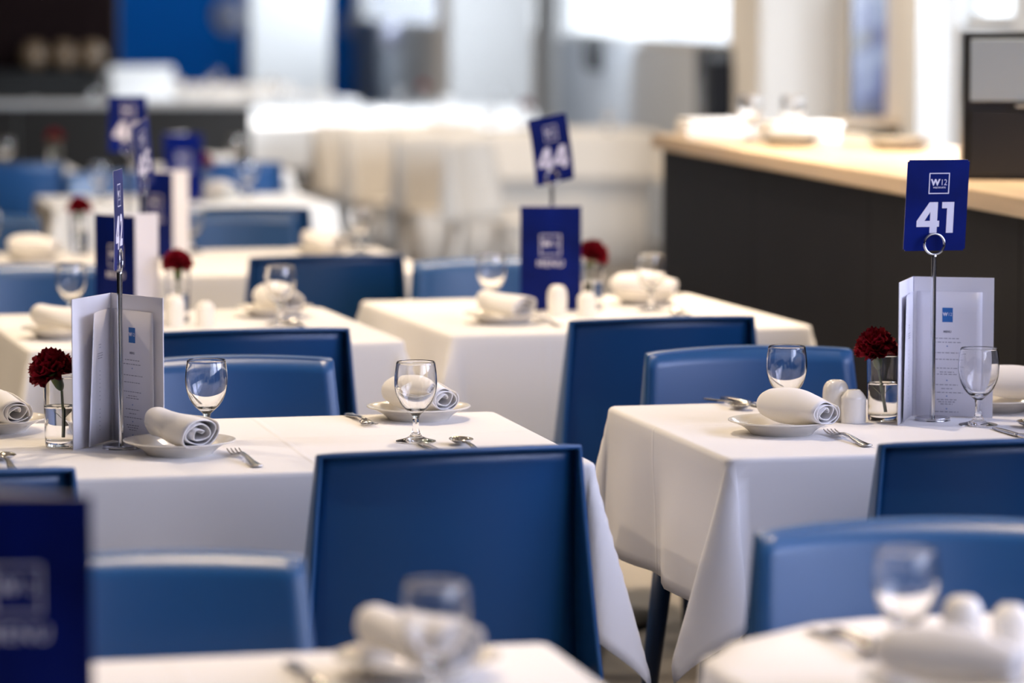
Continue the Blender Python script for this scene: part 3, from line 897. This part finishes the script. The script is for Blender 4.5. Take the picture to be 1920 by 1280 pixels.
# ================================================================== TABLE 46 (third row left)
table(-1.033, 10.263, 12, 1.46, 0.95, 'in the third row from the front at left', seed=14)
glass(-0.956, 10.640, 'wine glass right of menu 46')
glass(-0.454, 10.640, 'wine glass left of the pale chairs, right end of table 46')
glass(-1.540, 10.500, 'wine glass at the left end of table 46')
plate(-0.560, 10.500, 'side plate at the right end of table 46')
napkin(-0.560, 10.500, 40, 'rolled napkin at the right end of table 46', kind=0)
plate(-1.384, 10.300, 'side plate at the left end of table 46')
napkin(-1.384, 10.300, 60, 'rolled napkin at the left end of table 46', kind=1)
vase(-1.280, 10.560, 'glass vase left of sign 46')
flower(-1.280, 10.560, (0.0, 0.0, 0.128, 0.05, 0.05, 4), 'red carnation left of sign 46')
menu(-1.090, 10.440, 16, -42, 'navy menu booklet right of the twisted card 45', outside=True, page_r=False, page_l=False)
stand(-1.135, 10.560, '46', 'chrome stand with blurred navy card behind card 45', yaw=14)
pepper(-1.50, 10.10, 'cream pepper shaker at the left end of table 46')

# ================================================================== fourth and fifth row, left
table(-1.24, 13.42, 12, 1.02, 0.85, 'in the fourth row', seed=21)
glass(-1.010, 13.65, 'wine glass on the fourth row table')
glass(-1.560, 13.50, 'wine glass at the left of the fourth row table')
plate(-1.090, 13.40, 'side plate on the fourth row table'); napkin(-1.090, 13.40, 30, 'rolled napkin on the fourth row table', kind=2)
vase(-1.170, 13.55, 'glass vase on the fourth row table')
flower(-1.170, 13.55, (0, 0, .126, 0, .1, 6), 'red carnation on the fourth row table')
menu(-1.30, 13.36, 60, -4, 'navy menu booklet standing on the fourth row table', outside=True, page_r=False, page_l=False)
table(-2.70, 15.95, 12, 1.46, 0.85, 'by the dark partition at left', seed=22)
glass(-2.24, 15.80, 'wine glass on the table by the dark partition')
plate(-2.40, 15.85, 'side plate on the table by the dark partition'); napkin(-2.40, 15.85, 50, 'rolled napkin on the table by the dark partition', kind=1)
vase(-2.06, 16.10, 'glass vase on the table by the dark partition')
flower(-2.06, 16.10, (0, 0, .126, 0, 0, 7), 'dark red carnation in front of the dark partition')
table(-1.36, 16.05, 12, 0.62, 0.80, 'behind the fourth row', seed=23)
glass(-1.25, 16.18, 'wine glass on the table behind the fourth row')
plate(-1.33, 15.92, 'side plate on the table behind the fourth row'); napkin(-1.33, 15.92, 80, 'rolled napkin on the table behind the fourth row', kind=0)

# ================================================================== blurred foreground tables
table(-0.592, 3.612, 13, 1.46, 0.74, 'in the left foreground', seed=31)
glass(-0.081, 3.740, 'blurred wine glass in front of the big blue chair')
plate(-0.105, 3.930, 'blurred side plate in the left foreground')
napkin(-0.112, 3.925, 42, 'blurred rolled napkin in the left foreground', kind=0)
fork(-0.225, 3.900, 195, 'blurred fork left of the foreground napkin')
menu(-0.425, 3.560, 150, 183, 'dark navy menu booklet in the lower left corner', outside=True, page_r=False, page_l=False)
table(0.726, 3.975, 13, 0.95, 0.77, 'in the right foreground', rc=0.26, seed=35)
glass(0.442, 3.965, 'blurred wine glass in the lower right corner')
pepper(0.514, 4.030, 'blurred tall shaker in the lower right corner')
salt(0.573, 4.060, 'blurred short shaker in the lower right corner')
spoon(0.392, 4.110, 200, 'blurred spoon at the edge of the right foreground table')
knife(0.428, 4.110, 205, 'blurred knife at the edge of the right foreground table')
plate(0.470, 3.800, 'blurred side plate in the lower right corner')
napkin(0.470, 3.800, 60, 'blurred rolled napkin in the lower right corner', kind=1)

# ================================================================== chairs
chair(-0.087, 5.375, 107, 'large blue chair seen from behind, centre front at table 42')
chair(-0.835, 5.115, 105, 'blue chair top behind the navy menu at the left edge')
chair(0.775, 5.490, 103, 'blue chair seen from behind at the front of table 41')
chair(0.330, 7.630, 106, 'dark blue chair seen from behind, before the curled card 44')
chair(-0.535, 7.350, 105, 'dark blue chair from behind, between menu 42 and the white shakers')
chair(-0.490, 9.500, 103, 'dark blue chair from behind, left of the navy menu 44')
chair(-1.385, 9.140, 103, 'dark blue chair at left edge in front of table 46')
chair(-0.865, 11.700, 102, 'dark blue chair seen from behind in front of the fourth row')
chair(-2.075, 14.900, 102, 'dark blue chair at left edge before the dark partition')
chair(-1.170, 15.000, 102, 'dark blue chair behind the fourth row table glass')
chair(-0.550, 6.760, 283, 'blue chair facing the camera behind the glass of table 42')
chair(0.456, 6.950, 283, 'light blue chair facing the camera behind the shakers at right')
chair(-0.060, 9.360, 283, 'grey blue chair facing the camera at the far side of table 44')
chair(-1.200, 9.100, 283, 'blue chair facing the camera at the left edge, middle distance')
chair(-0.900, 11.350, 282, 'grey blue chair facing the camera at far right of table 46')
chair(-1.700, 11.250, 282, 'grey blue chair facing the camera at far left of table 46')
chair(-1.560, 14.150, 282, 'grey blue chair facing the camera behind the fourth row table')
chair(0.510, 4.610, 283, 'bright blue chair facing the camera in the right foreground')
chair(-0.465, 4.330, 283, 'grey blue chair facing the camera in the left foreground')

# ================================================================== bar counter at right
BA = math.atan2(0.645, 3.66)                       # lean of the bar's long side
bar = thing('bar_counter', 'long charcoal bar counter with a pale wooden top', 'bar', (0.445, 11.26, 0), BA)
LB = 7.2                                           # runs towards the camera: local -y
n = 6
for i in range(n):
    y1 = -LB / n * i; y0 = -LB / n * (i + 1)
    obj('front_panel', bbox(0.03, 0.055, y0 + 0.0012, y1 - 0.0012, 0.0, 1.035, .0015), M['bar'], bar, smooth=False)
obj('end_panel', bbox(0.055, 0.60, -0.03, 0.0, 0, 1.035, .001), M['bar'], bar, smooth=False)
obj('core', bbox(0.056, 0.60, -LB, -0.031, 0, 1.03), M['bar'], bar, smooth=False)
obj('worktop', bbox(0.0, 0.66, -LB, 0.03, 1.036, 1.080, .006), M['wood'], bar, smooth=False)
def on_bar(u, w):                                   # u = distance from far end towards the camera, w = distance from front edge
    v = Matrix.Rotation(BA, 3, 'Z') @ Vector((w, -u, 0)); return (0.445 + v.x, 11.26 + v.y)

# glass fronted black cabinet standing on the bar
x, y = on_bar(2.95, 0.10)
cab = thing('display_cabinet', 'black display cabinet with a grey glass upper door on the bar', 'cabinet', (x, y, 1.08), BA - 0.28)
obj('body', bbox(0.0, 0.44, 0.01, 0.45, 0.0, 0.345, .006), M['black'], cab, smooth=False)
d = obj('glass_door', bbox(0.015, 0.425, -0.004, 0.009, 0.185, 0.330, .003), M['black_glass'], cab, smooth=False)
obj('handle', tube([(0.12, -0.02, 0.175), (0.32, -0.02, 0.175)], 0.005, 8), M['chrome'], d)
obj('drawer', bbox(0.015, 0.425, -0.002, 0.009, 0.012, 0.165, .003), M['black'], cab, smooth=False)

# linen and crockery on the far end of the bar
def make_linen():
    r = thing('folded_linen_stack', '', 'linen')
    rnd = random.Random(4)
    for k in range(3):
        o = obj('folded_cloth', bbox(-.11, .11, -.08, .08, 0, .018, .007, 3), M['napkin'], r)
        o.location = (rnd.uniform(-.006, .006), rnd.uniform(-.006, .006), k * .0185); o.rotation_euler = (0, 0, rnd.uniform(-.06, .06))
    return r
def make_cup_stack():
    r = thing('plate_stack', '', 'plates')
    for k in range(4):
        o = obj('plate', lathe([(0, 0), (.05, 0), (.09, .012), (.092, .014), (.05, .004), (0, .004)], 28), M['china'], r); o.location = (0, 0, k * .0075)
    return r
for i, (u, w, k, lab) in enumerate(((0.18, .16, 'linen', 'folded white linen stack on the far end of the bar'), (0.52, .34, 'linen', 'folded white linen stack behind the bar glasses'),
                        (0.95, .20, 'cups', 'stack of cream plates on the bar by the pillar'), (1.25, .44, 'cups', 'stack of cream plates at the back of the bar'))):
    x, y = on_bar(u, w)
    place(k, make_linen if k == 'linen' else make_cup_stack, (x, y, 1.08), BA, lab, 'things on the bar')
for u, w, lab in ((0.62, .16, 'wine glass on the bar between linen and plates'), (0.74, .26, 'wine glass on the bar beside the plate stack')):
    x, y = on_bar(u, w)
    g = place('glass', make_wine_glass, (x, y, 1.08), 0, lab, 'wine glasses on the bar')

# ================================================================== far end of the room
def wall_pt(y, out=0.0):        # point on the window wall, out = distance into the room
    return wall_x(y) - out
scr = thing('wall_screen', 'dark portrait screen with a blue picture beside the pillar', 'screen', (1.50, 15.9, 0.985), 0)
obj('case', bbox(0, 0.315, 0.0, 0.05, 0, 0.62, .006), M['black'], scr, smooth=False)
obj('picture', bbox(0.012, 0.303, -0.003, -0.0005, 0.012, 0.608), M['screen'], scr, smooth=False)
sh = thing('back_shelf', 'pale wooden shelf with cabinet below the dark portrait screen', 'shelf', (1.42, 15.6, 0), 0)
obj('board', bbox(0, 0.42, 0, 0.38, 0.945, 0.975, .004), M['wood'], sh, smooth=False)
obj('cabinet', bbox(0.01, 0.41, 0.02, 0.38, 0, 0.944), M['bar'], sh, smooth=False)

dk = thing('floor_cabinet', 'black upright cabinet shape beside the tan side of the pillar', 'cabinet', (0.955, 17.7, 0), RW)
obj('body', bbox(0, 0.17, 0, 0.3, 0, 1.27, .02), M['black'], dk, smooth=False)
obj('front_grille', bbox(0.02, 0.15, -0.008, -0.001, 0.05, 1.2, .003), M['bar'], dk, smooth=False)
wb = thing('wall_box', 'small dark box on the grey wall below the window', 'box', (wall_x(24.4) - 0.07, 24.4, 1.02), RW)
obj('case', bbox(-0.03, 0.06, -0.07, 0.07, 0, 0.24, .008), M['black'], wb, smooth=False)
obj('lid', bbox(-0.045, -0.031, -0.06, 0.06, 0.02, 0.22, .004), M['bar'], wb, smooth=False)

def roundel(x, y, z, rz, lab, r=0.15):
    o = thing('wall_roundel', lab, 'emblem', (x, y, z), rz)
    bm = lathe([(0, .006), (r * .72, .006), (r * .72, 0)], 32); a = obj('disc', bm, M['roundel'], o); a.rotation_euler = (PI / 2, 0, 0)
    bm = lathe([(r * .72, .004), (r, .004), (r, 0), (r * .72, 0)], 32); a = obj('ring', bm, M['print'], o); a.rotation_euler = (PI / 2, 0, 0)
roundel(-3.62, 45.98, 1.29, 0, 'pale round emblem on the blue end wall', .22)
roundel(-2.00, 45.98, 1.20, 0, 'pale round emblem right of the wide white pillar', .16)
roundel(wall_x(39.5) - .04, 39.5, 1.11, RW - .2, 'pale round emblem on the grey wall below the far window', .15)

# white clothed tables and pale chairs in front of the windows
table(0.06, 20.65, 7, 1.45, 1.0, 'nearest the end of the bar', drop=.27, seed=41)
table(-0.95, 22.0, 7, 1.4, 0.95, 'behind the pale chairs', drop=.27, seed=42)
table(-1.0, 25.2, 7, 2.2, 1.0, 'in front of the square pillar', drop=.27, seed=43)
table(-2.05, 27.8, 7, 1.4, 1.0, 'before the wide pillar', drop=.27, seed=44)
table(-3.05, 31.5, 7, 2.2, 1.1, 'below the blue wall', drop=.27, seed=45)
table(-3.55, 24.6, 7, 1.7, 0.9, 'in the dim corner at left', drop=.27, seed=46)
for i, (x, y, d, lab) in enumerate(((-0.995, 19.6, 330, 'pale grey chair furthest left in the row before the windows'), (-0.77, 18.8, 325, 'pale grey chair second from left in the row before the windows'),
                         (-0.48, 18.0, 325, 'pale grey chair with a sunlit seat in the row before the windows'), (-0.23, 17.2, 330, 'pale grey chair furthest right in the row before the windows'))):
    chair(x, y, d, lab, 'palechair', group='pale chairs before the windows')
def make_skirt():
    r = thing('table_skirt', '', 'tablecloth')
    def fn(u, v):
        s = u * 4; x = -.66; 
        per = [(-.66, -.43), (.66, -.43), (.66, .43), (-.66, .43), (-.66, -.43)]
        k = min(3, int(s)); f = s - k
        a, b = per[k], per[k + 1]
        n = Vector((b[1] - a[1], a[0] - b[0], 0)).normalized()
        w = .012 * math.sin(u * 150) * (1 - v)
        return Vector((a[0] + (b[0] - a[0]) * f, a[1] + (b[1] - a[1]) * f, .715 * v + .005)) + n * w
    o = obj('skirt_cloth', grid(fn, 160, 3), M['cloth'], r); solidify(o, .002)
    return r
place('skirt', make_skirt, (0.06, 20.65, 0), rad(7), 'pale floor length skirt under the table nearest the bar end')
# place settings that show as white shapes on the far tables
rnd = random.Random(77)
WORDS = ['first', 'second', 'third', 'fourth', 'fifth', 'sixth', 'seventh', 'eighth', 'ninth']
for tx, ty, nn, hw, desc in ((0.06, 20.65, 4, .5, 'on the white table nearest the bar end'), (-0.95, 22.0, 4, .5, 'on the white table behind the pale chairs'),
                     (-1.0, 25.2, 6, .95, 'on the white table before the square pillar'), (-2.05, 27.8, 5, .55, 'on the white table before the wide pillar'),
                     (-3.05, 31.5, 5, .9, 'on the white table below the blue wall'), (-3.55, 24.6, 4, .7, 'on the dim corner table')):
    for k in range(nn):
        fx = -hw + 2 * hw * k / (nn - 1)
        px = tx + fx * math.cos(rad(7)) + rnd.uniform(-.04, .04); py = ty + fx * math.sin(rad(7)) + (-.22 if k % 2 else .22)
        if k % 2 == 0:
            r = napkin(px, py, rnd.uniform(0, 180), 'rolled napkin %s from left %s' % (WORDS[k // 2], desc), z=0.0, kind=k % 3)
        else:
            glass(px, py, 'wine glass %s from left %s' % (WORDS[k // 2], desc))
vase(-0.62, 25.2, 'glass vase on the white table before the square pillar'); flower(-0.62, 25.2, (0, 0, .13, 0, 0, 12), 'red carnation left of the square pillar')
vase(0.08, 20.8, 'glass vase on the white table nearest the bar end'); flower(0.08, 20.8, (0, 0, .13, 0, 0, 13), 'red carnation behind card 44 near the window')
# tall white linen covered boxes behind the dim tables
def make_hamper():
    r = thing('linen_hamper', '', 'hamper')
    obj('body', bbox(-.22, .22, -.2, .2, 0, .95, .03), M['napkin'], r)
    obj('lid', bbox(-.235, .235, -.215, .215, .951, 1.02, .02), M['napkin'], r)
    return r
place('hamper', make_hamper, (-2.69, 26.0, 0), .1, 'pale upright linen hamper left of the wide pillar')

# black partition in the dim corner
pt = thing('low_partition', 'low black partition with a grey ledge in the dim corner', 'partition', (-3.25, 19.0, 0), rad(3))
for k in range(3):
    obj('panel', bbox(0.62 * k + .002, 0.62 * (k + 1) - .002, 0, .06, 0, .93, .002), M['black'], pt, smooth=False)
obj('ledge', bbox(-.02, 1.88, -.02, .30, .931, .96, .004), M['grey_wall'], pt, smooth=False)
# amber globes on a dark sideboard against the dark wall
sb = thing('dark_sideboard', 'dark sideboard against the brown wall in the corner', 'sideboard', (-4.2, 26.2, 0), 0)
obj('body', bbox(0, 1.2, 0, .5, 0, .95, .01), M['black'], sb, smooth=False)
obj('top', bbox(-.02, 1.22, -.02, .52, .951, .98, .005), M['black'], sb, smooth=False)
def make_globe():
    r = thing('amber_lantern', '', 'lantern')
    obj('globe', lathe(smooth_profile([(.03, .02), (.08, .05), (.10, .11), (.085, .17), (.05, .21), (.045, .215)], 4), 28), M['amber'], r)
    obj('base', lathe([(0, 0), (.06, 0), (.06, .012), (.03, .02), (0, .02)], 24), M['black'], r)
    return r
for x, lab in ((-3.52, 'amber lantern furthest left on the dark sideboard'), (-3.30, 'amber lantern in the middle of the dark sideboard'), (-3.10, 'amber lantern furthest right on the dark sideboard')):
    place('globe', make_globe, (x, 26.4, .98), 0, lab, 'amber lanterns')
